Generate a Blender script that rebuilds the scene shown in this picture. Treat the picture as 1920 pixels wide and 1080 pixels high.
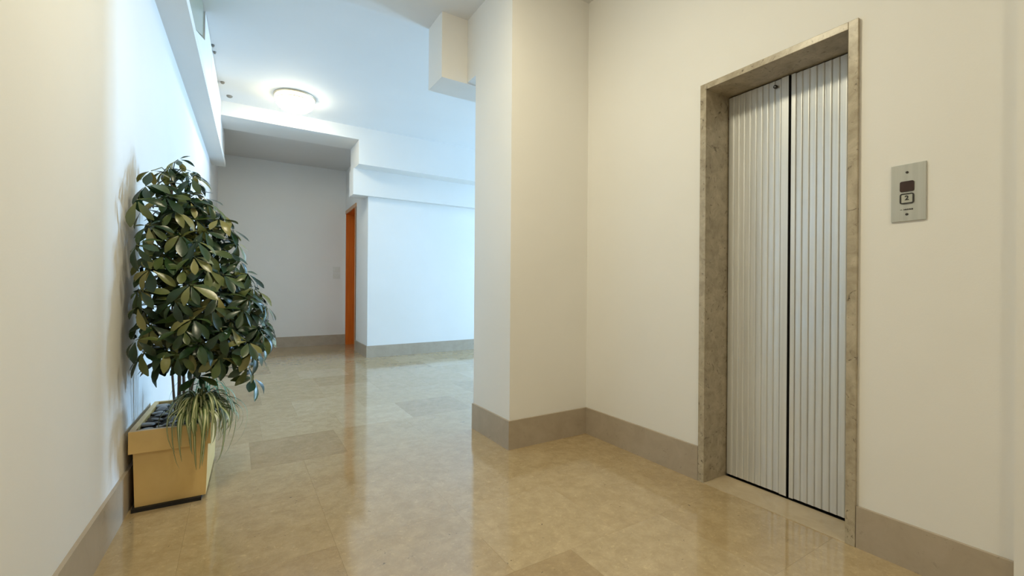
import bpy, bmesh, math, random
from mathutils import Vector, Matrix

for o in list(bpy.data.objects): bpy.data.objects.remove(o, do_unlink=True)
S = bpy.context.scene
C = S.collection

# ---------------------------------------------------------------- camera
F_PX, YAW, ROLL, DL = 824.26, 0.558346, 0.0071637, 0.0269256
cy, sy = math.cos(YAW), math.sin(YAW)
fw = Vector((sy, cy, 0.000178)).normalized()
r0 = Vector((cy, -sy, 0)); u0 = r0.cross(fw)
cr, sr = math.cos(ROLL), math.sin(ROLL)
rv = cr*r0 + sr*u0; uv = -sr*r0 + cr*u0
cam_d = bpy.data.cameras.new('camera'); cam = bpy.data.objects.new('camera', cam_d); C.objects.link(cam)
cam_d.sensor_width = 36.0; cam_d.lens = F_PX/1920*36.0; cam_d.clip_start = 0.02
cam.matrix_world = Matrix(((rv.x, uv.x, -fw.x, 0), (rv.y, uv.y, -fw.y, 0), (rv.z, uv.z, -fw.z, 1.0), (0, 0, 0, 1)))
S.camera = cam

# ---------------------------------------------------------------- world, daylight, exposure
w = bpy.data.worlds.new('sky'); S.world = w; w.use_nodes = True
w.node_tree.nodes['Background'].inputs[0].default_value = (0.55, 0.75, 1.0, 1)
w.node_tree.nodes['Background'].inputs[1].default_value = 1.0
S.view_settings.view_transform = 'Standard'; S.view_settings.look = 'None'
S.view_settings.exposure = 0.15; S.view_settings.gamma = 1.0; S.view_settings.use_curve_mapping = False
WIN = (9.0, 4.42, 5.50, 0.10, 2.95)        # lobby glazing: plane x, y0, y1, z0, z1
DAY_POWER, DAY_COL = 860.0, (0.39, 0.65, 1.0)
LAMP_HALL, LAMP_NEAR, LAMP_BACK = 32.0, 68.0, 40.0
LAMP_COL = (1.0, 0.895, 0.635)
ld = bpy.data.lights.new('daylight', 'AREA'); ld.shape = 'RECTANGLE'
ld.size = WIN[4]-WIN[3]; ld.size_y = WIN[2]-WIN[1]; ld.energy = DAY_POWER; ld.color = DAY_COL
lo = bpy.data.objects.new('daylight', ld); C.objects.link(lo)
lo.location = (WIN[0]+0.32, (WIN[1]+WIN[2])/2, (WIN[3]+WIN[4])/2); lo.rotation_euler = (0, math.radians(90), 0)

# ---------------------------------------------------------------- materials
def newmat(name):
    m = bpy.data.materials.new(name); m.use_nodes = True
    nt = m.node_tree; b = nt.nodes['Principled BSDF']
    return m, nt, b
def N(nt, t, **kw):
    n = nt.nodes.new(t)
    for k, v in kw.items(): setattr(n, k, v)
    return n
def ramp(nt, src, stops):
    r = N(nt, 'ShaderNodeValToRGB'); e = r.color_ramp.elements
    while len(e) < len(stops): e.new(0.5)
    for i, (p, c) in enumerate(stops): e[i].position = p; e[i].color = (*c, 1)
    nt.links.new(src, r.inputs[0]); return r.outputs[0]
def noise(nt, scale, detail=3, rough=0.5, vec=None, dist=0.0):
    n = N(nt, 'ShaderNodeTexNoise'); n.inputs['Scale'].default_value = scale
    n.inputs['Detail'].default_value = detail; n.inputs['Roughness'].default_value = rough
    n.inputs['Distortion'].default_value = dist
    if vec is not None: nt.links.new(vec, n.inputs['Vector'])
    return n.outputs['Fac']
def wpos(nt, scale=(1, 1, 1)):
    g = N(nt, 'ShaderNodeNewGeometry'); m = N(nt, 'ShaderNodeMapping'); m.inputs['Scale'].default_value = scale
    nt.links.new(g.outputs['Position'], m.inputs['Vector']); return m.outputs['Vector']
def opos(nt, scale=(1, 1, 1)):
    g = N(nt, 'ShaderNodeTexCoord'); m = N(nt, 'ShaderNodeMapping'); m.inputs['Scale'].default_value = scale
    nt.links.new(g.outputs['Object'], m.inputs['Vector']); return m.outputs['Vector']
def bump(nt, b, h, strength, dist=0.01):
    bp = N(nt, 'ShaderNodeBump'); bp.inputs['Strength'].default_value = strength; bp.inputs['Distance'].default_value = dist
    nt.links.new(h, bp.inputs['Height']); nt.links.new(bp.outputs[0], b.inputs['Normal'])
def mixc(nt, fac, a, b_, mode='MIX'):
    m = N(nt, 'ShaderNodeMix', data_type='RGBA', blend_type=mode)
    for sock, v in ((m.inputs[0], fac), (m.inputs[6], a), (m.inputs[7], b_)):
        if isinstance(v, (int, float)): sock.default_value = v
        elif isinstance(v, tuple): sock.default_value = (*v, 1)
        else: nt.links.new(v, sock)
    return m.outputs[2]
def simple(name, c1, c2, scale=8, rough=0.5, metallic=0.0, bstr=0.0, ior=1.5, vscale=(1, 1, 1), coords='w'):
    m, nt, b = newmat(name)
    v = wpos(nt, vscale) if coords == 'w' else opos(nt, vscale)
    f = noise(nt, scale, 4, 0.6, v)
    nt.links.new(ramp(nt, f, [(0.3, c1), (0.7, c2)]), b.inputs['Base Color'])
    b.inputs['Roughness'].default_value = rough; b.inputs['Metallic'].default_value = metallic; b.inputs['IOR'].default_value = ior
    if bstr: bump(nt, b, f, bstr)
    return m

def wall_paint(name, c1, c2):
    m, nt, b = newmat(name); v = wpos(nt)
    f = noise(nt, 1.3, 4, 0.55, v)
    nt.links.new(ramp(nt, f, [(0.3, c1), (0.7, c2)]), b.inputs['Base Color'])
    b.inputs['Roughness'].default_value = 0.72; b.inputs['Specular IOR Level'].default_value = 0.3
    bump(nt, b, noise(nt, 160, 3, 0.6, v), 0.06, 0.004)
    return m
M_WALL = wall_paint('white_wall_paint', (0.80, 0.79, 0.765), (0.83, 0.82, 0.80))
M_CEIL_SHADE = wall_paint('shade_toned_ceiling_paint', (0.71, 0.70, 0.68), (0.74, 0.73, 0.71))  # ceiling white greyed down, so the alcove's shade is in the colour
M_CEIL = wall_paint('white_ceiling_paint', (0.78, 0.785, 0.79), (0.81, 0.815, 0.82))

def tile_mat():
    m, nt, b = newmat('beige_marble')
    oi = N(nt, 'ShaderNodeObjectInfo'); sc = N(nt, 'ShaderNodeVectorMath', operation='SCALE')
    cb = N(nt, 'ShaderNodeCombineXYZ')
    for i in range(3): nt.links.new(oi.outputs['Random'], cb.inputs[i])
    sc.inputs['Scale'].default_value = 37.0; nt.links.new(cb.outputs[0], sc.inputs[0])
    ad = N(nt, 'ShaderNodeVectorMath', operation='ADD'); nt.links.new(sc.outputs[0], ad.inputs[0]); nt.links.new(wpos(nt), ad.inputs[1])
    v = ad.outputs[0]
    base = ramp(nt, oi.outputs['Random'], [(0.0, (0.37, 0.27, 0.145)), (0.2, (0.43, 0.325, 0.18)), (0.75, (0.455, 0.35, 0.20)), (1.0, (0.50, 0.40, 0.25))])
    c1 = mixc(nt, ramp(nt, noise(nt, 13.0, 10, 0.78, v, 0.3), [(0.40, (0, 0, 0)), (0.62, (1, 1, 1))]), (0.87, 0.835, 0.78), (1.08, 1.07, 1.06))
    c2 = mixc(nt, 1.0, base, c1, 'MULTIPLY')
    vn = N(nt, 'ShaderNodeTexVoronoi'); vn.inputs['Scale'].default_value = 26; nt.links.new(v, vn.inputs['Vector'])
    fr = ramp(nt, noise(nt, 60, 4, 0.75, v, 0.8), [(0.57, (0, 0, 0)), (0.68, (1, 1, 1))])
    c3 = mixc(nt, fr, c2, mixc(nt, 1.0, c2, (1.25, 1.25, 1.24), 'MULTIPLY'))
    sp = ramp(nt, noise(nt, 34, 3, 0.55, v, 1.6), [(0.715, (0, 0, 0)), (0.75, (1, 1, 1))])
    c4 = mixc(nt, sp, c3, (0.16, 0.12, 0.075))
    nt.links.new(c4, b.inputs['Base Color'])
    nt.links.new(ramp(nt, noise(nt, 3.0, 4, 0.6, wpos(nt)), [(0.3, (0.07,)*3), (0.7, (0.13,)*3)]), b.inputs['Roughness'])
    b.inputs['IOR'].default_value = 2.15
    bump(nt, b, noise(nt, 2.2, 2, 0.5, wpos(nt)), 0.05, 0.01)
    return m
M_TILE = tile_mat()
M_GROUT = simple('tile_grout', (0.25, 0.21, 0.15), (0.30, 0.25, 0.18), 20, 0.8)

def stone(name, a, b_, vein, rough=0.32, vs=9.0, cover=0.60):
    m, nt, b = newmat(name); v = wpos(nt)
    base = ramp(nt, noise(nt, vs, 7, 0.65, v, 0.6), [(0.28, a), (0.72, b_)])
    wv = noise(nt, 17, 6, 0.7, v, 2.5)
    vf = ramp(nt, wv, [(cover, (0, 0, 0)), (cover+0.10, (1, 1, 1))])
    nt.links.new(mixc(nt, vf, base, vein), b.inputs['Base Color'])
    b.inputs['Roughness'].default_value = rough
    bump(nt, b, wv, 0.05, 0.004)
    return m
M_BASE = stone('grey_skirting_stone', (0.38, 0.315, 0.235), (0.46, 0.39, 0.305), (0.27, 0.225, 0.17), 0.36, 7.0, 0.62)
M_FRAME = stone('veined_grey_marble', (0.29, 0.24, 0.165), (0.53, 0.465, 0.35), (0.075, 0.055, 0.035), 0.30, 16.0, 0.585)
M_SILL = stone('pale_threshold_marble', (0.46, 0.365, 0.235), (0.56, 0.455, 0.31), (0.36, 0.27, 0.165), 0.25, 8.0, 0.66)

def metal(name, c, rough, met=0.85):
    m, nt, b = newmat(name); v = wpos(nt, (60, 60, 1.2))
    f = noise(nt, 1.0, 4, 0.6, v); g = noise(nt, 3.0, 4, 0.6, wpos(nt))
    nt.links.new(ramp(nt, f, [(0.25, tuple(x*0.82 for x in c)), (0.75, c)]), b.inputs['Base Color'])
    nt.links.new(ramp(nt, g, [(0.3, (rough-0.08,)*3), (0.7, (rough+0.10,)*3)]), b.inputs['Roughness'])
    b.inputs['Metallic'].default_value = met
    return m
M_ALU = metal('brushed_aluminium', (0.80, 0.815, 0.82), 0.36, 0.40)
M_PLATE = metal('satin_plate', (0.50, 0.51, 0.48), 0.45, 0.3)
M_DARK = simple('near_black_gap', (0.006, 0.005, 0.004), (0.012, 0.010, 0.008), 20, 0.7)
M_BLACK = simple('black_plastic', (0.015, 0.014, 0.012), (0.025, 0.022, 0.02), 60, 0.4)
M_REDWIN = simple('dark_red_display', (0.022, 0.005, 0.002), (0.034, 0.008, 0.003), 40, 0.55)
M_BUTTON = simple('grey_button', (0.42, 0.43, 0.38), (0.47, 0.47, 0.42), 80, 0.4)
M_ORANGE = simple('orange_varnished_wood', (0.60, 0.13, 0.012), (0.72, 0.18, 0.02), 3, 0.35, 0, 0.03, vscale=(14, 14, 0.8))
M_CASING = simple('pale_orange_wood_edge', (0.50, 0.25, 0.11), (0.58, 0.31, 0.15), 5, 0.4, vscale=(14, 14, 0.8))
M_WHITEPL = simple('white_plastic', (0.72, 0.72, 0.68), (0.76, 0.76, 0.72), 30, 0.4)
M_OLIVE = simple('olive_window_glass', (0.30, 0.33, 0.22), (0.36, 0.38, 0.27), 3, 0.12)
M_OLIVE_FR = simple('dark_olive_frame', (0.10, 0.11, 0.08), (0.14, 0.15, 0.10), 10, 0.5)
M_PANEL = simple('white_lacquer_panel', (0.82, 0.83, 0.81), (0.86, 0.86, 0.85), 4, 0.45)
M_FITTING = simple('dark_ceiling_fitting', (0.20, 0.18, 0.15), (0.28, 0.25, 0.21), 30, 0.6)
M_BRASS = metal('pale_brass_ring', (0.72, 0.62, 0.45), 0.35)
M_POT = simple('ochre_planter_plastic', (0.68, 0.46, 0.17), (0.78, 0.55, 0.23), 4, 0.42, 0, 0.02)
M_SOIL = simple('dark_potting_soil', (0.020, 0.017, 0.013), (0.07, 0.06, 0.05), 60, 0.9, 0, 0.6)
M_STEM = simple('brown_woody_stem', (0.13, 0.085, 0.05), (0.24, 0.17, 0.10), 30, 0.7, 0, 0.3, vscale=(1, 1, 0.3))
M_STALK = simple('green_leaf_stalk', (0.10, 0.13, 0.04), (0.17, 0.19, 0.07), 30, 0.5)
M_FRAMEALU = metal('grey_window_aluminium', (0.5, 0.5, 0.5), 0.4)

def stone_pebble():
    m, nt, b = newmat('grey_pebble')
    oi = N(nt, 'ShaderNodeObjectInfo')
    c = ramp(nt, oi.outputs['Random'], [(0, (0.16, 0.16, 0.165)), (0.5, (0.30, 0.31, 0.33)), (1, (0.47, 0.47, 0.46))])
    nt.links.new(mixc(nt, noise(nt, 40, 4, 0.6, wpos(nt)), c, mixc(nt, 1.0, c, (0.6, 0.6, 0.6), 'MULTIPLY')), b.inputs['Base Color'])
    b.inputs['Roughness'].default_value = 0.5
    return m
M_PEBBLE = stone_pebble()

LEAF_STOPS = [(0.0, (0.007, 0.024, 0.010)), (0.48, (0.018, 0.048, 0.014)), (0.74, (0.075, 0.105, 0.024)), (1.0, (0.26, 0.245, 0.09))]
def leaf_mat(name, island):
    m, nt, b = newmat(name)
    if island:
        g = N(nt, 'ShaderNodeNewGeometry'); rnd = g.outputs['Random Per Island']
    else:
        g = N(nt, 'ShaderNodeObjectInfo'); rnd = g.outputs['Random']
    c = ramp(nt, rnd, LEAF_STOPS)
    gg = N(nt, 'ShaderNodeNewGeometry')
    under = mixc(nt, 1.0, c, (1.7, 1.55, 1.5), 'MULTIPLY')       # paler underside of the leaf
    c = mixc(nt, gg.outputs['Backfacing'], c, under)
    nt.links.new(c, b.inputs['Base Color'])
    b.inputs['Roughness'].default_value = 0.30; b.inputs['IOR'].default_value = 1.5
    bump(nt, b, noise(nt, 70, 2, 0.5, wpos(nt)), 0.15, 0.003)
    return m
M_LEAF = leaf_mat('umbrella_tree_leaf', False); M_LEAFI = leaf_mat('umbrella_tree_leaf_mass', True)
M_SPG = simple('spider_leaf_green', (0.07, 0.12, 0.028), (0.13, 0.18, 0.05), 12, 0.4)
M_SPC = simple('spider_leaf_cream_stripe', (0.42, 0.43, 0.22), (0.52, 0.52, 0.30), 12, 0.4)
M_SPT = simple('spider_leaf_pale_green', (0.14, 0.34, 0.20), (0.22, 0.46, 0.30), 12, 0.4)

def glow(name, col, strength):
    m, nt, b = newmat(name)
    f = noise(nt, 6, 2, 0.5, opos(nt))
    nt.links.new(ramp(nt, f, [(0.3, col), (0.7, tuple(min(1, x*1.02) for x in col))]), b.inputs['Emission Color'])
    b.inputs['Emission Strength'].default_value = strength
    b.inputs['Base Color'].default_value = (0.9, 0.9, 0.88, 1); b.inputs['Roughness'].default_value = 0.25
    return m
M_GLASS_H = glow('lit_opal_glass_hall', LAMP_COL, LAMP_HALL)
M_GLASS_N = glow('lit_opal_glass_corridor', LAMP_COL, LAMP_NEAR)
M_COLLAR = glow('softly_lit_opal_collar', LAMP_COL, 1.3)
M_GLASS_B = glow('lit_opal_glass_added_lamp', LAMP_COL, LAMP_BACK)
def pane_mat():
    m = bpy.data.materials.new('clear_window_glass'); m.use_nodes = True; nt = m.node_tree
    nt.nodes.remove(nt.nodes['Principled BSDF']); out = nt.nodes['Material Output']
    t = N(nt, 'ShaderNodeBsdfTransparent'); g = N(nt, 'ShaderNodeBsdfGlossy'); g.inputs['Roughness'].default_value = 0.03
    t.inputs[0].default_value = (0.96, 0.98, 0.97, 1)
    mx = N(nt, 'ShaderNodeMixShader'); mx.inputs[0].default_value = 0.07
    nt.links.new(t.outputs[0], mx.inputs[1]); nt.links.new(g.outputs[0], mx.inputs[2]); nt.links.new(mx.outputs[0], out.inputs[0])
    return m
M_PANE = pane_mat()

# ---------------------------------------------------------------- mesh helpers
def link(name, me, mats, parent=None):
    o = bpy.data.objects.new(name, me); C.objects.link(o)
    if mats is not None and len(me.materials) == 0:
        for m in (mats if isinstance(mats, (list, tuple)) else [mats]): me.materials.append(m)
    if parent: o.parent = parent
    return o
def bm_done(bm, name, mats, parent=None, smooth=False):
    bmesh.ops.recalc_face_normals(bm, faces=bm.faces[:])
    me = bpy.data.meshes.new(name); bm.to_mesh(me); bm.free()
    if smooth:
        for p in me.polygons: p.use_smooth = True
    return link(name, me, mats, parent)
def add_box(bm, x0, x1, y0, y1, z0, z1, bev=0.0):
    vs = [bm.verts.new(p) for p in ((x0, y0, z0), (x1, y0, z0), (x1, y1, z0), (x0, y1, z0), (x0, y0, z1), (x1, y0, z1), (x1, y1, z1), (x0, y1, z1))]
    fs = [bm.faces.new([vs[i] for i in f]) for f in ((3, 2, 1, 0), (4, 5, 6, 7), (0, 1, 5, 4), (1, 2, 6, 5), (2, 3, 7, 6), (3, 0, 4, 7))]
    if bev:
        es = list({e for f in fs for e in f.edges})
        bmesh.ops.bevel(bm, geom=es, offset=bev, segments=2, affect='EDGES', profile=0.7)
def box(name, x0, x1, y0, y1, z0, z1, mat, parent=None, bev=0.0):
    bm = bmesh.new(); add_box(bm, x0, x1, y0, y1, z0, z1, bev); return bm_done(bm, name, mat, parent)
def add_prism(bm, poly, z0, z1):
    lo_ = [bm.verts.new((x, y, z0)) for x, y in poly]; hi = [bm.verts.new((x, y, z1)) for x, y in poly]
    n = len(poly); bm.faces.new(lo_[::-1]); bm.faces.new(hi)
    for i in range(n): bm.faces.new((lo_[i], lo_[(i+1) % n], hi[(i+1) % n], hi[i]))
def prism(name, polys, mat, parent=None):
    bm = bmesh.new()
    for poly, z0, z1 in polys: add_prism(bm, poly, z0, z1)
    return bm_done(bm, name, mat, parent)
def lathe(name, prof, mat, parent=None, seg=48, smooth=True):
    bm = bmesh.new(); rings = []
    for r, z in prof:
        if r < 1e-5: rings.append([bm.verts.new((0, 0, z))])
        else: rings.append([bm.verts.new((r*math.cos(2*math.pi*k/seg), r*math.sin(2*math.pi*k/seg), z)) for k in range(seg)])
    for a, b in zip(rings, rings[1:]):
        for k in range(seg):
            k2 = (k+1) % seg
            q = [a[k % len(a)], a[k2 % len(a)], b[k2 % len(b)], b[k % len(b)]]
            q = list(dict.fromkeys(q))
            if len(q) > 2: bm.faces.new(q)
    return bm_done(bm, name, mat, parent, smooth)
def add_tube(bm, pts, radii, seg=6):
    pts = [Vector(p) for p in pts]; prev = None; rings = []
    for i, p in enumerate(pts):
        t = (pts[min(i+1, len(pts)-1)] - pts[max(i-1, 0)]).normalized()
        a = t.orthogonal().normalized() if prev is None else (prev - t*prev.dot(t)).normalized()
        prev = a; b = t.cross(a)
        rings.append([bm.verts.new(p + radii[i]*(a*math.cos(2*math.pi*k/seg) + b*math.sin(2*math.pi*k/seg))) for k in range(seg)])
    for a, b in zip(rings, rings[1:]):
        for k in range(seg): bm.faces.new((a[k], a[(k+1) % seg], b[(k+1) % seg], b[k]))
    bm.faces.new(rings[0][::-1]); bm.faces.new(rings[-1])
def tag(o, label, cat, group=None, kind=None):
    o['label'] = label; o['category'] = cat
    if group: o['group'] = group
    if kind: o['kind'] = kind
    return o
def empty(name, loc, rz=0.0):
    o = bpy.data.objects.new(name, None); C.objects.link(o); o.empty_display_size = 0.1
    o.location = loc; o.rotation_euler = (0, 0, rz); return o
def st(o, label, cat): return tag(o, label, cat, kind='structure')

# ---------------------------------------------------------------- the setting
WLX, WLY = -0.418, 2.442
def wl(y, off=0.0): return WLX + math.tan(DL)*(y-WLY) + off      # x of the left wall (plus an offset into the room)
HALL_Z, NEAR_Z = 3.13, 2.98

# floor with marble tiles
fl = prism('floor', [([(-0.75, -2.7), (9.0, -2.7), (9.0, 8.4), (-0.75, 8.4)], -0.12, -0.0105)], M_GROUT)
st(fl, 'polished beige marble tile floor running through corridor and hall', 'floor')
rng = random.Random(4)
tile_mesh = {}
def tile(x0, x1, y0, y1):
    k = (round(x1-x0, 4), round(y1-y0, 4))
    if k not in tile_mesh:
        bm = bmesh.new(); g = 0.0002
        add_box(bm, -k[0]/2+g, k[0]/2-g, -k[1]/2+g, k[1]/2-g, -0.0104, 0.0)
        bmesh.ops.recalc_face_normals(bm, faces=bm.faces[:])
        me = bpy.data.meshes.new('floor_tile'); bm.to_mesh(me); bm.free(); me.materials.append(M_TILE); tile_mesh[k] = me
    o = link('floor_tile', tile_mesh[k], None, fl); o.location = ((x0+x1)/2, (y0+y1)/2, 0.0)
TX, TY = 0.505, 0.4905
for j in range(-8, 14):
    y0 = 1.306 + TY*j; y1 = min(y0+TY, 8.12); y0 = max(y0, -2.5)
    if y1 - y0 < 0.02: continue
    ym = (y0+y1)/2
    off = {0: 0.33, 1: 0.33, 2: 0.33, 3: 0.07, 4: 0.145, 5: 0.40, 6: 0.18}.get(j, rng.choice((0.08, 0.2, 0.33, 0.45)))
    xmax = 2.06 if y0 < 2.31 else (1.44 if ym < 2.75 else (9.0 if y0 < 6.38 else 1.95))
    i = -3
    while True:
        x0 = off + TX*i; x1 = x0+TX; i += 1
        if x1 < -0.5: continue
        if x0 >= xmax: break
        x0 = max(x0, -0.56); x1 = min(x1, xmax)
        if x1-x0 > 0.02: tile(x0, x1, y0, y1)

# left wall, leaning very slightly inward towards the far end
def lstrip(y0, y1, o0, o1): return [(wl(y0, o0), y0), (wl(y0, o1), y0), (wl(y1, o1), y1), (wl(y1, o0), y1)]
st(prism('wall_left', [(lstrip(-2.7, 8.3, -0.2, 0.0), 0, 3.25)], M_WALL), 'long plain left wall behind the potted plant, bright in daylight', 'wall')
st(prism('baseboard_left', [(lstrip(-2.5, 2.60, 0.0, 0.013), 0, 0.182), (lstrip(2.60, 8.1, 0.0, 0.013), 0, 0.182)], M_BASE), 'grey stone skirting along the left wall', 'baseboard')

# lift wall with its opening
st(prism('wall_right', [
    ([(2.06, 1.431), (2.32, 1.431), (2.32, 2.33), (2.06, 2.33)], 0, 3.05),
    ([(2.06, 0.741), (2.32, 0.741), (2.32, 1.431), (2.06, 1.431)], 2.063, 3.05),
    ([(2.06, 0.30), (2.32, 0.30), (2.32, 0.741), (2.06, 0.741)], 0, 3.05)], M_WALL), 'cream-lit wall around the elevator door', 'wall')
st(prism('wall_pilaster', [([(2.03, -2.7), (2.32, -2.7), (2.32, 0.326), (2.03, 0.326)], 0, 3.05)], M_WALL), 'shallow projecting wall strip at the right edge of the view', 'wall')
st(box('baseboard_right', 2.047, 2.06, 1.433, 2.316, 0, 0.178, M_BASE), 'grey stone skirting between the elevator frame and the inner corner', 'baseboard')
st(box('baseboard_right', 2.047, 2.06, 0.326, 0.739, 0, 0.160, M_BASE), 'grey stone skirting right of the elevator under the call panel', 'baseboard')
# projecting pillar
st(prism('wall_pillar', [([(1.435, 2.316), (9.1, 2.316), (9.1, 2.806), (1.435, 2.806)], 0, 3.2)], M_WALL), 'projecting wall pier between the corridor and the bright hall', 'wall')
st(prism('baseboard_pillar', [([(1.422, 2.303), (2.047, 2.303), (2.047, 2.316), (1.435, 2.316), (1.435, 2.806), (1.422, 2.806)], 0, 0.178)], M_BASE), 'grey stone skirting wrapping the corner of the projecting pier', 'baseboard')
# dropped beam beside the pillar
st(prism('wall_beam', [([(1.435, 2.806), (3.6, 2.806), (3.6, 2.943), (1.435, 2.943)], 2.518, 3.0), ([(1.232, 2.943), (3.6, 2.943), (3.6, 3.2), (1.232, 3.2)], 2.51, 3.14)], M_WALL), 'white boxed beam dropping from the ceiling beside the pier', 'beam')
# far block with bulkhead steps
def side(y): return 1.562 + math.tan(DL)*(y-6.36)
D0, D1, DZ = 7.20, 8.03, 2.295
st(prism('wall_far', [
    ([(-0.6, 8.1), (1.9, 8.1), (1.9, 8.3), (-0.6, 8.3)], 0, 3.25)], M_WALL), 'plain far wall of the alcove beyond the plant', 'wall')
st(prism('wall_block', [
    ([(side(6.36), 6.36), (9.1, 6.60), (9.1, 7.0), (side(D0)+0.02, D0), (side(D0), D0)], 0, 2.30),
    ([(side(6.56), 6.56), (2.3, 6.56), (2.3, 8.1), (side(8.1), 8.1)], DZ, 3.13),
    ([(side(D0), D0), (2.3, D0-0.4), (2.3, D0), ], 0, DZ),
    ([(side(D1), D1), (2.3, D1), (2.3, 8.1), (side(8.1), 8.1)], 0, DZ)], M_WALL), 'bright white block wall to the right of the orange door', 'wall')
st(prism('wall_bulkhead', [
    ([(-0.4, 6.05), (1.362, 6.05), (1.362, 6.56), (-0.4, 6.56)], 2.965, 3.2),
    ([(1.362, 6.05), (9.1, 6.05), (9.1, 6.56), (1.362, 6.56)], 2.64, 3.2),
    ([(1.345, 6.30), (9.1, 6.30), (9.1, 6.56), (1.345, 6.56)], 2.28, 2.64)], M_WALL), 'white stepped bulkhead across the far end of the hall ceiling', 'bulkhead')
st(prism('baseboard_far', [([(wl(8.1), 8.087), (side(8.1)-0.0, 8.087), (side(8.1), 8.1), (wl(8.1), 8.1)], 0, 0.17)], M_BASE), 'grey stone skirting along the alcove far wall', 'baseboard')
st(prism('baseboard_block', [([(side(D0)-0.013, D0), (side(6.36)-0.013, 6.347), (9.0, 6.347+0.24), (9.0, 6.60), (side(6.36), 6.36), (side(D0), D0)], 0, 0.165)], M_BASE), 'grey stone skirting wrapping the bright block wall', 'baseboard')
# ceilings
st(prism('ceiling', [([(-0.6, 3.2), (9.1, 3.2), (9.1, 6.06), (-0.6, 6.06)], HALL_Z, 3.3)], M_CEIL), 'high white hall ceiling carrying the round lamp', 'ceiling')
st(prism('ceiling_corridor', [([(-0.75, -2.7), (9.1, -2.7), (9.1, 3.2), (-0.75, 3.2)], NEAR_Z, 3.3)], M_CEIL), 'lower white ceiling over the elevator corridor', 'ceiling')
st(prism('ceiling_alcove', [([(-0.6, 6.56), (2.3, 6.56), (2.3, 8.3), (-0.6, 8.3)], 3.03, 3.3)], M_CEIL_SHADE), 'shaded alcove ceiling behind the bulkhead', 'ceiling')
# walls out of view that close the place
st(prism('wall_back', [([(-0.75, -2.7), (2.2, -2.7), (2.2, -2.5), (-0.75, -2.5)], 0, 3.05)], M_WALL), 'corridor end wall behind the viewer', 'wall')
X, Y0, Y1, Z0, Z1 = WIN
st(prism('wall_lobby', [([(X, 2.8), (X+.2, 2.8), (X+.2, Y0), (X, Y0)], 0, 3.2), ([(X, Y1), (X+.2, Y1), (X+.2, 6.7), (X, 6.7)], 0, 3.2),
    ([(X, Y0), (X+.2, Y0), (X+.2, Y1), (X, Y1)], Z1, 3.2), ([(X, Y0), (X+.2, Y0), (X+.2, Y1), (X, Y1)], 0, Z0)], M_WALL), 'lobby end wall around the glazed entrance', 'wall')
wn = empty('window_1', (X+0.1, (Y0+Y1)/2, Z0)); st(wn, 'tall aluminium framed glazing at the lobby end', 'window')
hw, hh = (Y1-Y0)/2, Z1-Z0
for a, b in ((-hw, -hw+.05), (-.025, .025), (hw-.05, hw)): box('window_frame', -.03, .03, a, b, 0, hh, M_FRAMEALU, wn)
for a, b in ((0, .05), (hh-.05, hh)):
    box('window_frame', -.028, .028, -hw+.05, -.025, a, b, M_FRAMEALU, wn); box('window_frame', -.028, .028, .025, hw-.05, a, b, M_FRAMEALU, wn)
for a, b in ((-hw+.05, -.025), (.025, hw-.05)): box('pane', -.004, .004, a, b, .05, hh-.05, M_PANE, wn)

# ledge high on the left wall with its row of panels
lg = prism('trim_1', [(lstrip(1.2, 6.98, 0.0, 0.152), 2.585, 2.655), (lstrip(6.06, 6.98, 0.0, 0.140), 2.655, 3.03)], M_WALL)
st(lg, 'white boxed ledge running high along the left wall', 'ledge')
def lpanel(name, y0, y1, o0, o1, z0, z1, mat, parent): return prism(name, [(lstrip(y0, y1, o0, o1), z0, z1)], mat, parent)
lpanel('panel_backing', 1.2, 6.05, 0.0, 0.120, 2.655, NEAR_Z, M_FITTING, lg)
lpanel('panel_backing', 3.2, 6.05, 0.0, 0.120, NEAR_Z, HALL_Z, M_FITTING, lg)
def face_panel(name, pts, o0, o1, mat):            # a flat panel on the ledge, outlined in (y, z)
    bm = bmesh.new(); a_ = [bm.verts.new((wl(y, o0), y, z)) for y, z in pts]; b_ = [bm.verts.new((wl(y, o1), y, z)) for y, z in pts]; n_ = len(pts)
    bm.faces.new(a_); bm.faces.new(b_)
    for i in range(n_): bm.faces.new((a_[i], a_[(i+1) % n_], b_[(i+1) % n_], b_[i]))
    return bm_done(bm, name, mat, lg)
face_panel('pane', [(2.00, 2.668), (3.19, 2.668), (3.19, NEAR_Z-.004), (2.00, NEAR_Z-.004)], 0.120, 0.141, M_OLIVE)
face_panel('pane', [(3.205, 2.668), (3.50, 2.668), (4.10, 2.90), (4.13, HALL_Z-.004), (3.205, HALL_Z-.004)], 0.120, 0.141, M_OLIVE)
face_panel('panel', [(3.53, 2.668), (4.76, 2.668), (4.76, HALL_Z-.004), (4.16, HALL_Z-.004), (4.13, 2.89)], 0.120, 0.149, M_PANEL)
face_panel('panel', [(4.775, 2.668), (5.40, 2.668), (5.40, HALL_Z-.004), (4.775, HALL_Z-.004)], 0.120, 0.149, M_PANEL)
face_panel('panel', [(5.415, 2.668), (6.045, 2.668), (6.045, HALL_Z-.004), (5.415, HALL_Z-.004)], 0.120, 0.149, M_PANEL)

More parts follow.
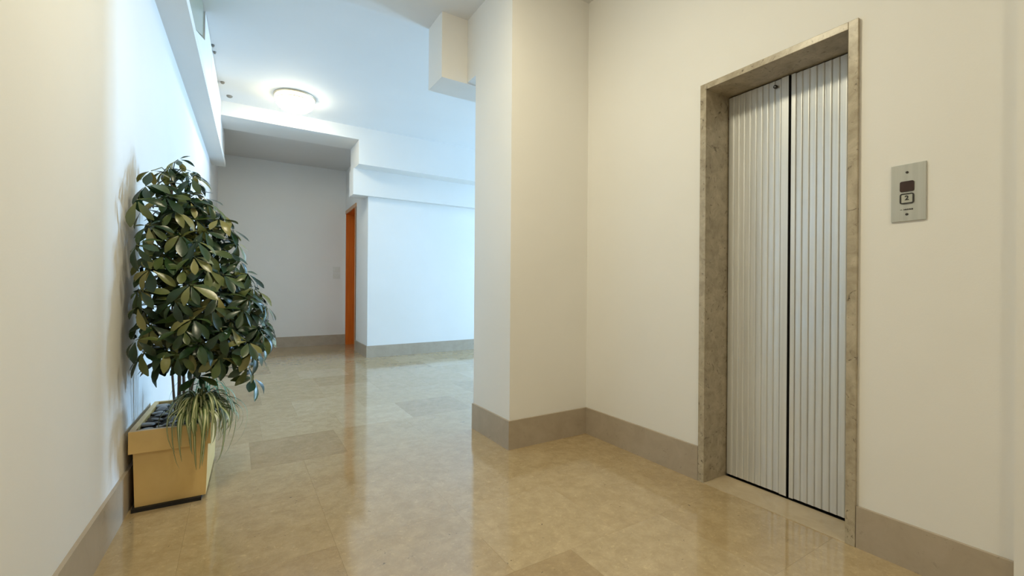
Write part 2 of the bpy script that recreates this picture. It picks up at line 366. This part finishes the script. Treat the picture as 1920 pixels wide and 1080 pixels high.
# orange doorway in the side of the block
dr = empty('door_1', (0, 0, 0)); st(dr, 'orange wooden door frame set in the side of the white block', 'door')
def dstrip(y0, y1, o0, o1): return [(side(y0)+o0, y0), (side(y0)+o1, y0), (side(y1)+o1, y1), (side(y1)+o0, y1)]
prism('jamb', [(dstrip(D0, D0+.035, -0.012, 0.30), 0, DZ)], M_CASING, dr)
prism('jamb', [(dstrip(D1-.035, D1, -0.012, 0.30), 0, DZ)], M_ORANGE, dr)
prism('door_head', [(dstrip(D0+.035, D1-.035, -0.004, 0.30), DZ-.035, DZ)], M_ORANGE, dr)
prism('casing', [(dstrip(D0-.03, D1+.03, -0.014, 0.0), DZ-.03, DZ+.03)], M_CASING, dr)
prism('casing', [(dstrip(D0-.03, D0+.03, -0.014, -0.012), 0, DZ-.03)], M_CASING, dr)
lf = prism('door_leaf', [(dstrip(D0+.04, D1-.04, 0.235, 0.28), 0.006, DZ-.04)], M_ORANGE, dr)
hb = bmesh.new(); add_tube(hb, [(side(7.3)+.235, 7.32, 1.02), (side(7.3)+.195, 7.32, 1.02), (side(7.3)+.195, 7.43, 1.02)], [.008]*3); bm_done(hb, 'handle', M_ALU, lf, True)

# ---------------------------------------------------------------- elevator door
EX, EY0, EY1 = 2.06, 0.741, 1.431
el = empty('elevator_door', (EX, (EY0+EY1)/2, 0)); tag(el, 'two-leaf ribbed aluminium elevator door in a veined grey marble frame', 'elevator door')
def ebox(name, x0, x1, y0, y1, z0, z1, mat, parent=None, bev=0.0):
    yc = (EY0+EY1)/2
    return box(name, x0-EX, x1-EX, y0-yc, y1-yc, z0, z1, mat, parent or el, bev)
ebox('stone_jamb', 2.046, 2.250, 1.397, 1.431, 0, 2.064, M_FRAME, bev=.002)
ebox('stone_jamb', 2.046, 2.250, 0.741, 0.775, 0, 2.064, M_FRAME, bev=.002)
ebox('stone_lintel', 2.046, 2.250, 0.775, 1.397, 2.034, 2.064, M_FRAME, bev=.002)
ebox('threshold', 2.046, 2.232, 0.775, 1.397, -0.010, 0.003, M_SILL, bev=.001)
ebox('shaft_dark_sheet', 2.285, 2.30, 0.742, 1.430, 0, 2.06, M_DARK)  # black sheet standing in for the unlit shaft behind the leaves
ebox('track_cover', 2.232, 2.285, 0.775, 1.397, -0.010, 0.0, M_DARK)
LZ0, LZ1 = 0.012, 2.028
def rib_mesh(wd, h):
    # one raised flute: steep shoulder on one side, long rounded fall to the groove on the other
    prof = [(0.0, 0.0), (0.03, 0.6), (0.10, 0.95), (0.22, 1.0), (0.50, 0.82), (0.80, 0.62), (0.95, 0.45), (1.0, 0.0)]
    bm = bmesh.new(); D = 0.0060
    lo_ = [bm.verts.new((-d*D, (u-0.5)*wd, 0)) for u, d in prof]; hi = [bm.verts.new((-d*D, (u-0.5)*wd, h)) for u, d in prof]
    for i in range(len(prof)-1): bm.faces.new((lo_[i], lo_[i+1], hi[i+1], hi[i]))
    bm.faces.new(lo_); bm.faces.new(hi[::-1]); bm.faces.new((lo_[0], hi[0], hi[-1], lo_[-1]))
    bmesh.ops.recalc_face_normals(bm, faces=bm.faces[:])
    me = bpy.data.meshes.new('rib'); bm.to_mesh(me); bm.free(); me.materials.append(M_ALU)
    for p in me.polygons: p.use_smooth = False
    return me
RIB = rib_mesh(0.0300, LZ1-LZ0-0.004)
yc = (EY0+EY1)/2
def leaf(y0, y1, stile_at, n):
    lf = ebox('door_leaf', 2.241, 2.268, y0, y1, LZ0, LZ1, M_ALU)
    st0 = 0.034
    if stile_at == 'low': ra, rb = y0+st0, y1-.004; ebox('stile', 2.2335, 2.241, y0, y0+st0-.001, LZ0, LZ1, M_ALU, lf, .001)
    else: ra, rb = y0+.004, y1-.020; ebox('stile', 2.2335, 2.241, y1-.019, y1, LZ0, LZ1, M_ALU, lf, .001)
    pitch = (rb-ra)/n
    for k in range(n):
        o = link('rib', RIB, None, lf); o.location = (2.241-EX, ra+pitch*(k+.5)-yc, LZ0+.002); o.scale = (1, pitch/0.0318, 1)
    return lf
l1 = leaf(1.087, 1.392, 'low', 9)
ebox('gap_shade_strip', 2.2325, 2.275, 1.0835, 1.0868, LZ0, LZ1, M_DARK, l1)  # black strip over the leaf edge, painting the door gap dark
l2 = leaf(0.782, 1.075, 'high', 9)
kh = lathe('keyhole', [(0.0, 0.0), (0.0085, 0.0), (0.0085, -0.012), (0.0, -0.012)], M_BLACK, l1, 20)
kh.rotation_euler = (0, math.radians(90), 0); kh.location = (2.2305-EX, 1.143-yc, 1.992); kh['label'] = 'dark square-key lock'
kc = lathe('lock_core', [(0.0, 0.0), (0.004, 0.0), (0.004, -0.013), (0.0, -0.013)], M_PLATE, l1, 12)
kc.rotation_euler = (0, math.radians(90), 0); kc.location = (2.2295-EX, 1.143-yc, 1.992)

# call panel
cp = empty('call_panel', (EX, 0.5905, 1.3565)); tag(cp, 'silver elevator call panel on the wall beside the marble frame', 'call panel')
box('plate', -0.006, 0.0, -0.049, 0.049, -0.1035, 0.1035, M_PLATE, cp, 0.0015)
def rrect(name, w_, h_, x0, x1, yc_, zc, rad, mat, hole=0.0):
    bm = bmesh.new()
    def loop(w2, h2, r):
        pts = []
        for (cx, cz, a0) in ((w2-r, h2-r, 0), (-w2+r, h2-r, 90), (-w2+r, -h2+r, 180), (w2-r, -h2+r, 270)):
            for k in range(6):
                a = math.radians(a0+k*18); pts.append((cx+r*math.cos(a), cz+r*math.sin(a)))
        return pts
    outl = loop(w_/2, h_/2, rad)
    f = [bm.verts.new((x0, yc_+y, zc+z)) for y, z in outl]; bk = [bm.verts.new((x1, yc_+y, zc+z)) for y, z in outl]; n = len(f)
    for i in range(n): bm.faces.new((f[i], f[(i+1) % n], bk[(i+1) % n], bk[i]))
    if hole:
        inn = loop(w_/2-hole, h_/2-hole, max(rad-hole, .001))
        fi = [bm.verts.new((x0, yc_+y, zc+z)) for y, z in inn]; bi = [bm.verts.new((x1, yc_+y, zc+z)) for y, z in inn]
        for i in range(n):
            j = (i+1) % n
            bm.faces.new((f[i], f[j], fi[j], fi[i])); bm.faces.new((fi[i], fi[j], bi[j], bi[i])); bm.faces.new((bk[i], bk[j], bi[j], bi[i]))
    else: bm.faces.new(f); bm.faces.new(bk)
    return bm_done(bm, name, mat, cp)
dsp = rrect('display', 0.040, 0.038, -0.0085, -0.005, 0.003, 0.022, 0.006, M_REDWIN); dsp['label'] = 'dark red display window'
rrect('button_rim', 0.040, 0.038, -0.0090, -0.005, 0.003, -0.022, 0.007, M_BLACK, 0.0042)
bt = rrect('button', 0.0316, 0.0296, -0.0078, -0.005, 0.003, -0.022, 0.003, M_BUTTON)
for z in (0.073, -0.079):
    s = lathe('screw', [(0, 0), (0.0042, 0), (0.0042, 0.002), (0.0015, 0.0026), (0, 0.0018)], M_BLACK, cp, 16); s.rotation_euler = (0, -math.radians(90), 0); s.location = (-0.0055, 0.003, z)
def lettering(name, body, size, loc, mat, parent, depth=0.0006):
    cu = bpy.data.curves.new(name, 'FONT'); cu.body = body; cu.size = size; cu.align_x = 'CENTER'; cu.align_y = 'CENTER'; cu.extrude = depth; cu.offset = size*0.03; cu.resolution_u = 3
    tmp = bpy.data.objects.new(name, cu); C.objects.link(tmp)
    dg = bpy.context.evaluated_depsgraph_get(); me = bpy.data.meshes.new_from_object(tmp.evaluated_get(dg)); bpy.data.objects.remove(tmp)
    me.materials.clear()
    o = link(name, me, mat, parent); o.location = loc; o.rotation_euler = (math.radians(90), 0, -math.radians(90)); return o
lettering('digit', '2', 0.023, (-0.0081, 0.003, -0.0205), M_BLACK, bt, 0.0008)
# small maker's mark below the button: a dash and a short dark word-like strip
for k, (y, wd, h) in enumerate(((0.019, .006, .0016), (0.0105, .0035, .004), (0.0055, .0045, .0048), (0.0, .0040, .0052), (-0.0055, .0045, .0050), (-0.0115, .0050, .0046))):
    box('logo_mark', -0.0066, -0.0058, y-wd/2, y+wd/2, -0.0615-h/2, -0.0615+h/2, M_BLACK, cp)

# light switch on the far wall
sw = empty('light_switch', (1.457, 8.1, 1.243)); tag(sw, 'pale double light switch on the alcove wall left of the orange door', 'light switch')
for z in (0.056, -0.056):
    pl = box('switch_plate', -0.056, 0.056, -0.012, 0.0, z-.046, z+.046, M_WHITEPL, sw, .003)
    box('rocker', -0.034, 0.034, -0.018, -0.012, z-.026, z+.026, M_WHITEPL, pl, .002)

# ceiling lamps
def ceiling_lamp(loc, glass, label, collar, drop):
    r = empty('ceiling_lamp', loc); tag(r, label, 'ceiling lamp', 'round opal ceiling lamps')
    lathe('base_ring', [(0.0, 0.0), (0.212, 0.0), (0.214, -0.010), (0.208, -0.016), (0.0, -0.016)], M_BRASS, r)
    lathe('collar', [(0.200, -0.016), (0.205, -0.022), (0.203, -0.056), (0.196, -0.060)], collar, r)
    lathe('trim_ring', [(0.197, -0.059), (0.201, -0.063), (0.199, -0.068), (0.193, -0.068)], M_BRASS, r)
    prof = [(0.195, -0.066)]
    for k in range(1, 13):
        a = math.radians(90*k/12); prof.append((0.195*math.cos(a) if k < 12 else 0.0, -0.066-drop*math.sin(a)))
    lathe('glass_shade', prof, glass, r)
    return r
ceiling_lamp((0.535, 5.48, HALL_Z), M_GLASS_H, 'lit round opal ceiling lamp in the hall near the bulkhead', M_COLLAR, 0.105)
ceiling_lamp((0.60, 1.50, NEAR_Z), M_GLASS_N, 'lit round opal ceiling lamp over the corridor by the elevator', M_WHITEPL, 0.045)

ceiling_lamp((0.80, -1.15, NEAR_Z), M_GLASS_B, 'added opal ceiling lamp behind the viewer, brightening planter and lower walls', M_WHITEPL, 0.045)  # unseen lamp, added to brighten the planter front and lower walls

# small ceiling fittings near the ledge
for (x, y, rr, lb) in ((-0.088, 5.86, 0.030, 'small dark fitting on the hall ceiling just before the bulkhead'), (-0.145, 5.50, 0.020, 'small dark fitting at the ceiling edge beside the panelled ledge'), (-0.188, 4.83, 0.012, 'tiny dark ceiling hook above the ledge, second from the olive window'), (-0.196, 4.70, 0.012, 'tiny dark ceiling hook above the ledge nearest the olive window')):
    o = lathe('ceiling_fitting', [(0, 0), (rr, 0), (rr*.9, -0.012), (rr*.5, -0.02), (0, -0.02)], M_FITTING, None, 20)
    o.location = (x, y, HALL_Z); tag(o, lb, 'ceiling fitting', 'dark ceiling fittings along the ledge')

# ---------------------------------------------------------------- planter
PW, PL_ = 0.292, 0.60
px0 = wl(2.5)+0.017
pt = empty('planter', (px0, 2.502, 0), -DL); tag(pt, 'ochre rectangular trough planter standing against the left wall', 'planter')
def frustum(bm, x0, x1, y0, y1, z0, X0, X1, Y0_, Y1_, z1):
    a = [bm.verts.new(p) for p in ((x0, y0, z0), (x1, y0, z0), (x1, y1, z0), (x0, y1, z0))]; b = [bm.verts.new(p) for p in ((X0, Y0_, z1), (X1, Y0_, z1), (X1, Y1_, z1), (X0, Y1_, z1))]
    bm.faces.new(a[::-1]); bm.faces.new(b)
    for i in range(4): bm.faces.new((a[i], a[(i+1) % 4], b[(i+1) % 4], b[i]))
bm = bmesh.new(); frustum(bm, 0.018, PW-.014, 0.030, PL_-.02, 0.016, 0.012, PW-.006, 0.024, PL_-.014, 0.266); bm_done(bm, 'body', M_POT, pt)
bm = bmesh.new()
for q in ((0, PW+.006, 0, .022), (0, PW+.006, PL_-.022, PL_), (0, .022, .022, PL_-.022), (PW-.016, PW+.006, .022, PL_-.022)): add_box(bm, q[0], q[1], q[2], q[3], 0.262, 0.360, .002)
bm_done(bm, 'rim', M_POT, pt)
box('base', 0.010, PW-.03, 0.010, PL_-.04, 0.0, 0.016, M_DARK, pt)
bm = bmesh.new(); n = 14
gv = [[bm.verts.new((.020+(PW-.036)*i/n, .020+(PL_-.040)*j/(2*n), .338+rng.uniform(-.006, .006))) for i in range(n+1)] for j in range(2*n+1)]
for j in range(2*n):
    for i in range(n): bm.faces.new((gv[j][i], gv[j][i+1], gv[j+1][i+1], gv[j+1][i]))
bm_done(bm, 'soil', M_SOIL, pt, True)
pm = pt.matrix_basis if False else Matrix.Translation((px0, 2.502, 0)) @ Matrix.Rotation(-DL, 4, 'Z')
peb = []
for v in range(4):
    bm = bmesh.new(); bmesh.ops.create_icosphere(bm, subdivisions=2, radius=1.0); rg = random.Random(v)
    ph = [rg.uniform(0, 6.28) for _ in range(4)]
    for q in bm.verts:
        k = 1+.16*math.sin(3*q.co.x+ph[0])+.14*math.sin(3*q.co.y+ph[1]); q.co = Vector((q.co.x*k, q.co.y*k*.72, q.co.z*.26))
    me = bpy.data.meshes.new('pebble'); bm.to_mesh(me); bm.free(); me.materials.append(M_PEBBLE)
    for p in me.polygons: p.use_smooth = True
    peb.append(me)
rg = random.Random(11); placed = []
while len(placed) < 40:
    x, y, s_ = rg.uniform(.034, PW-.04), rg.uniform(.04, PL_-.05), rg.uniform(.018, .040)
    if any((x-a)**2+(y-b)**2 < (.78*(s_+c))**2 for a, b, c in placed):
        if rg.random() < .985: continue
    placed.append((x, y, s_))
    o = link('pebble', peb[len(placed) % 4], None)
    o.matrix_world = pm @ Matrix.Translation((x, y, .346+rg.uniform(0, .006))) @ Matrix.Rotation(rg.uniform(0, 6.28), 4, 'Z') @ Matrix.Rotation(rg.uniform(-.4, .4), 4, 'X') @ Matrix.Diagonal((s_, s_, s_, 1))
    tag(o, 'flat grey stone lying on the soil in the ochre planter', 'stone', 'stones on the planter soil')

# ---------------------------------------------------------------- umbrella tree
TB = Vector((-0.235, 2.76, 0.34))
tree = empty('umbrella_tree', TB); tag(tree, 'bushy green umbrella tree growing in the ochre planter', 'plant')
def leaflet_mesh(droop, fold, wfac):
    bm = bmesh.new(); nu, rows = 6, []
    for i in range(nu+1):
        u = i/nu
        hw = wfac*0.235*(math.sin(math.pi*min(1, u**1.25*0.985+0.012))**0.72)*(0.55+0.62*u)
        if i == 0: hw = 0.02
        if i == nu: hw = 0.028
        zc = -droop*u*u*0.55
        rows.append([bm.verts.new((u*(1-.12*droop*u), -hw, zc+fold*hw)), bm.verts.new((u*(1-.12*droop*u), 0, zc)), bm.verts.new((u*(1-.12*droop*u), hw, zc+fold*hw))])
    for a, b in zip(rows, rows[1:]):
        bm.faces.new((a[0], b[0], b[1], a[1])); bm.faces.new((a[1], b[1], b[2], a[2]))
    bmesh.ops.recalc_face_normals(bm, faces=bm.faces[:])
    if bm.faces[0].normal.z < 0: bmesh.ops.reverse_faces(bm, faces=bm.faces[:])
    me = bpy.data.meshes.new('leaflet'); bm.to_mesh(me); bm.free()
    for p in me.polygons: p.use_smooth = True
    return me
LM = [leaflet_mesh(d, f, wf) for d, f, wf in ((.35, .25, .84), (.65, .35, .78), (.15, .2, .92), (.95, .3, .84))]
for m in LM: m.materials.append(M_LEAF)
rg = random.Random(23)
# stems
stems = []
for k, (dx, dy, tx, ty, zt, r_) in enumerate(((-.012, -.02, -.03, -.06, 1.20, .0085), (.022, .00, .06, -.06, 1.02, .0075), (.0, .03, .02, .02, 1.12, .0075), (-.030, .045, -.05, .05, .92, .006), (.035, -.03, .12, -.10, .70, .006))):
    pts, rad = [], []
    for i in range(9):
        u = i/8; pts.append((dx+(tx-dx)*u+.010*math.sin(5*u+k), dy+(ty-dy)*u+.010*math.cos(4*u+2*k), u*zt-.01)); rad.append(r_*(1-.5*u))
    stems.append(pts)
    bm = bmesh.new(); add_tube(bm, pts, rad, 8); bm_done(bm, 'stem', M_STEM, tree, True)
# crown: where the clusters of leaves sit.  s runs along the wide side of the crown, t across it.
ENV = [(0.58, -1.46, -1.32), (0.64, -1.62, -1.24), (0.70, -1.86, -1.23), (0.80, -1.80, -1.21), (0.90, -1.80, -1.23), (1.00, -1.80, -1.27), (1.12, -1.82, -1.34), (1.22, -1.82, -1.38), (1.32, -1.82, -1.43), (1.42, -1.82, -1.49), (1.50, -1.74, -1.54), (1.58, -1.67, -1.57), (1.62, -1.64, -1.60)]
def env(z):
    for (a, b, c), (a2, b2, c2) in zip(ENV, ENV[1:]):
        if a <= z <= a2:
            f = (z-a)/(a2-a); return b+(b2-b)*f, c+(c2-c)*f
    return None
# branches that reach along the wall towards the corridor
pts, tries = [Vector((wl(y)+o_, y, z)) for y, o_, z in ((2.40, .06, .77), (2.44, .10, .83), (2.42, .06, .91), (2.41, .07, .98), (2.43, .10, 1.07), (2.40, .06, 1.17), (2.45, .09, 1.26), (2.40, .06, 1.36), (2.50, .07, 1.44), (2.56, .08, 1.52))], 0
pts += [Vector((s_*cy+t_*sy, -s_*sy+t_*cy, z)) for s_, t_, z in ((-1.26, 2.10, .62), (-1.31, 2.05, .72), (-1.42, 2.00, .66), (-1.44, 2.02, .585), (-1.22, 2.12, .80), (-1.28, 2.15, .88), (-1.29, 2.2, .54), (-1.72, 2.17, 1.57), (-1.645, 2.16, 1.62), (-1.59, 2.17, 1.565))]
while len(pts) < 215 and tries < 60000:
    tries += 1
    z = rg.uniform(0.66, 1.585); e = env(z)
    s = rg.uniform(*e); hwid = (e[1]-e[0])/2; mid = (e[0]+e[1])/2
    q = (s-mid)/max(hwid, .03)
    dep = min(0.27, hwid*1.0)*math.sqrt(max(0.05, 1-q*q))
    t = 2.15 + rg.uniform(-dep, dep) + (0.50*(q+.2) if q < -.2 else 0.0)
    x, y = s*cy+t*sy, -s*sy+t*cy
    if x < wl(y)+0.035 or (z < .66 and rg.random() < .3): continue
    P_ = Vector((x, y, z))
    if any((P_-p_).length < 0.062 for p_ in pts): continue
    pts.append(P_)
pts.sort(key=lambda p_: p_.dot(Vector((sy, cy, 0))) - 0.25*p_.z)
mass = bmesh.new(); n_single = 0
axis0 = Vector((-0.17, 2.72, 0))
for idx, P_ in enumerate(pts):
    single = n_single < 292
    out = Vector((P_.x-axis0.x, P_.y-axis0.y, 0)); od = out.length
    out = out.normalized() if od > .01 else Vector((0, -1, 0))
    tilt = min(0.95, 0.25+od*1.7)*rg.uniform(.6, 1.25)
    up = (Vector((0, 0, 1))*math.cos(tilt) + out*math.sin(tilt) + Vector((rg.uniform(-.2, .2), rg.uniform(-.2, .2), 0))).normalized()
    # stalk back to the nearest stem point lower down
    best = min((Vector(q)+TB for st_ in stems for q in st_ if q[2]+TB.z < P_.z+.02 and q[2] > .12), key=lambda q: (q-P_).length, default=TB+Vector((0, 0, .3)))
    midp = (best+P_)/2 + Vector((0, 0, .03))
    sp = [best-TB, midp-TB, P_-TB]
    a = up.orthogonal().normalized(); b_ = up.cross(a)
    nl = rg.choice((6, 7, 7, 8)); ph = rg.uniform(0, 6.28); sz = rg.uniform(.075, .112) if P_.z < 1.5 else rg.uniform(.065, .09)
    if single:
        bm = bmesh.new(); add_tube(bm, sp, [.0026, .0022, .0018], 5); stalk = bm_done(bm, 'leaf_stalk', M_STALK, tree, True)
    else: stalk = None
    for k in range(nl):
        an = ph+2*math.pi*k/nl+rg.uniform(-.15, .15); d = a*math.cos(an)+b_*math.sin(an)
        el_ = rg.uniform(-.55, .22)                                  # leaflets hang a little below the cluster plane
        xa = (d*math.cos(el_)+up*math.sin(el_)).normalized()
        xa = (xa+Vector((0, 0, -.22))).normalized()
        ya = up.cross(xa).normalized(); ya = (ya+Vector((rg.uniform(-.3, .3), rg.uniform(-.3, .3), rg.uniform(-.3, .3)))).normalized()
        za = xa.cross(ya).normalized(); ya = za.cross(xa)
        L_ = sz*rg.uniform(.8, 1.15)
        base = P_ + xa*.012; tip = base+xa*L_
        if tip.x < wl(tip.y)+.010 or base.x < wl(base.y)+.006:
            L_ *= .6; tip = base+xa*L_
            if tip.x < wl(tip.y)+.010: continue
        Mx = Matrix(((xa.x*L_, ya.x*L_, za.x*L_, base.x-TB.x), (xa.y*L_, ya.y*L_, za.y*L_, base.y-TB.y), (xa.z*L_, ya.z*L_, za.z*L_, base.z-TB.z), (0, 0, 0, 1)))
        me = rg.choice(LM)
        if single:
            o = link('leaflet', me, None, stalk); o.matrix_local = Mx; n_single += 1
        else:
            vs = [mass.verts.new(Mx @ v.co) for v in me.vertices]
            for p in me.polygons:
                f = mass.faces.new([vs[i] for i in p.vertices]); f.smooth = True
    if not single: add_tube(mass, sp, [.0026, .0022, .0018], 4)
me = bpy.data.meshes.new('inner_foliage'); mass.to_mesh(me); mass.free()
fo = link('inner_foliage', me, M_LEAFI, tree); fo['kind'] = 'stuff'

# ---------------------------------------------------------------- spider plants
def spider(loc, n, reach, rise, fall, seed, mats, label, bias=None, wid=0.006):
    r = empty('spider_plant', loc); tag(r, label, 'plant', 'spider plants in the ochre planter'); g = random.Random(seed)
    for k in range(n):
        an = 2*math.pi*(k+g.uniform(-.4, .4))/n
        R_ = reach*g.uniform(.5, 1.1); H = rise*g.uniform(.4, 1.15); Fd = fall*g.uniform(.1, 1.15); wd = wid*g.uniform(.7, 1.2)
        d = Vector((math.cos(an), math.sin(an), 0))
        if bias: d = (d+Vector(bias)*g.uniform(.1, .9)); R_ *= max(.6, min(1.2, d.length)); d.normalize()
        tw, tm = g.uniform(-.6, .6), g.uniform(.75, 1.45)*math.pi
        bm = bmesh.new(); rows = []; ns = 15
        for i in range(ns+1):
            u = i/ns; th = tm*u; rr = R_*(1-math.cos(th))/2
            z = H*math.sin(th) if th < math.pi else -Fd*math.sin(th-math.pi)
            p = d*(.006+rr)+Vector((-d.y, d.x, 0))*tw*rr*u*.7; p.z = z
            if p.x+loc[0] < wl(p.y+loc[1])+.01: p.x = wl(p.y+loc[1])+.01-loc[0]
            w_ = wd*(1.0-.92*u**5)*(.6+.4*min(1, u*5)); sd = Vector((-d.y, d.x, 0))
            rows.append([bm.verts.new(p+sd*w_*c+Vector((0, 0, abs(c)*w_*.4))) for c in (-1, -.45, .45, 1)])
        for a, b in zip(rows, rows[1:]):
            for c in range(3):
                f = bm.faces.new((a[c], b[c], b[c+1], a[c+1])); f.material_index = 1 if c == 1 else 0; f.smooth = True
        me = bpy.data.meshes.new('leaf_blade'); bm.to_mesh(me); bm.free()
        link('leaf_blade', me, mats, r)
    return r
spider((-0.150, 2.540, 0.366), 136, 0.150, 0.125, 0.19, 5, [M_SPG, M_SPC], 'striped spider plant spilling over the front rim of the ochre planter', (0.20, -0.45, 0), 0.0076)
spider((-0.150, 2.95, 0.36), 26, 0.15, 0.13, 0.05, 9, [M_SPT, M_SPT], 'pale green spider plant behind the striped one at the planter side', (0.5, 0.0, 0), 0.0035)
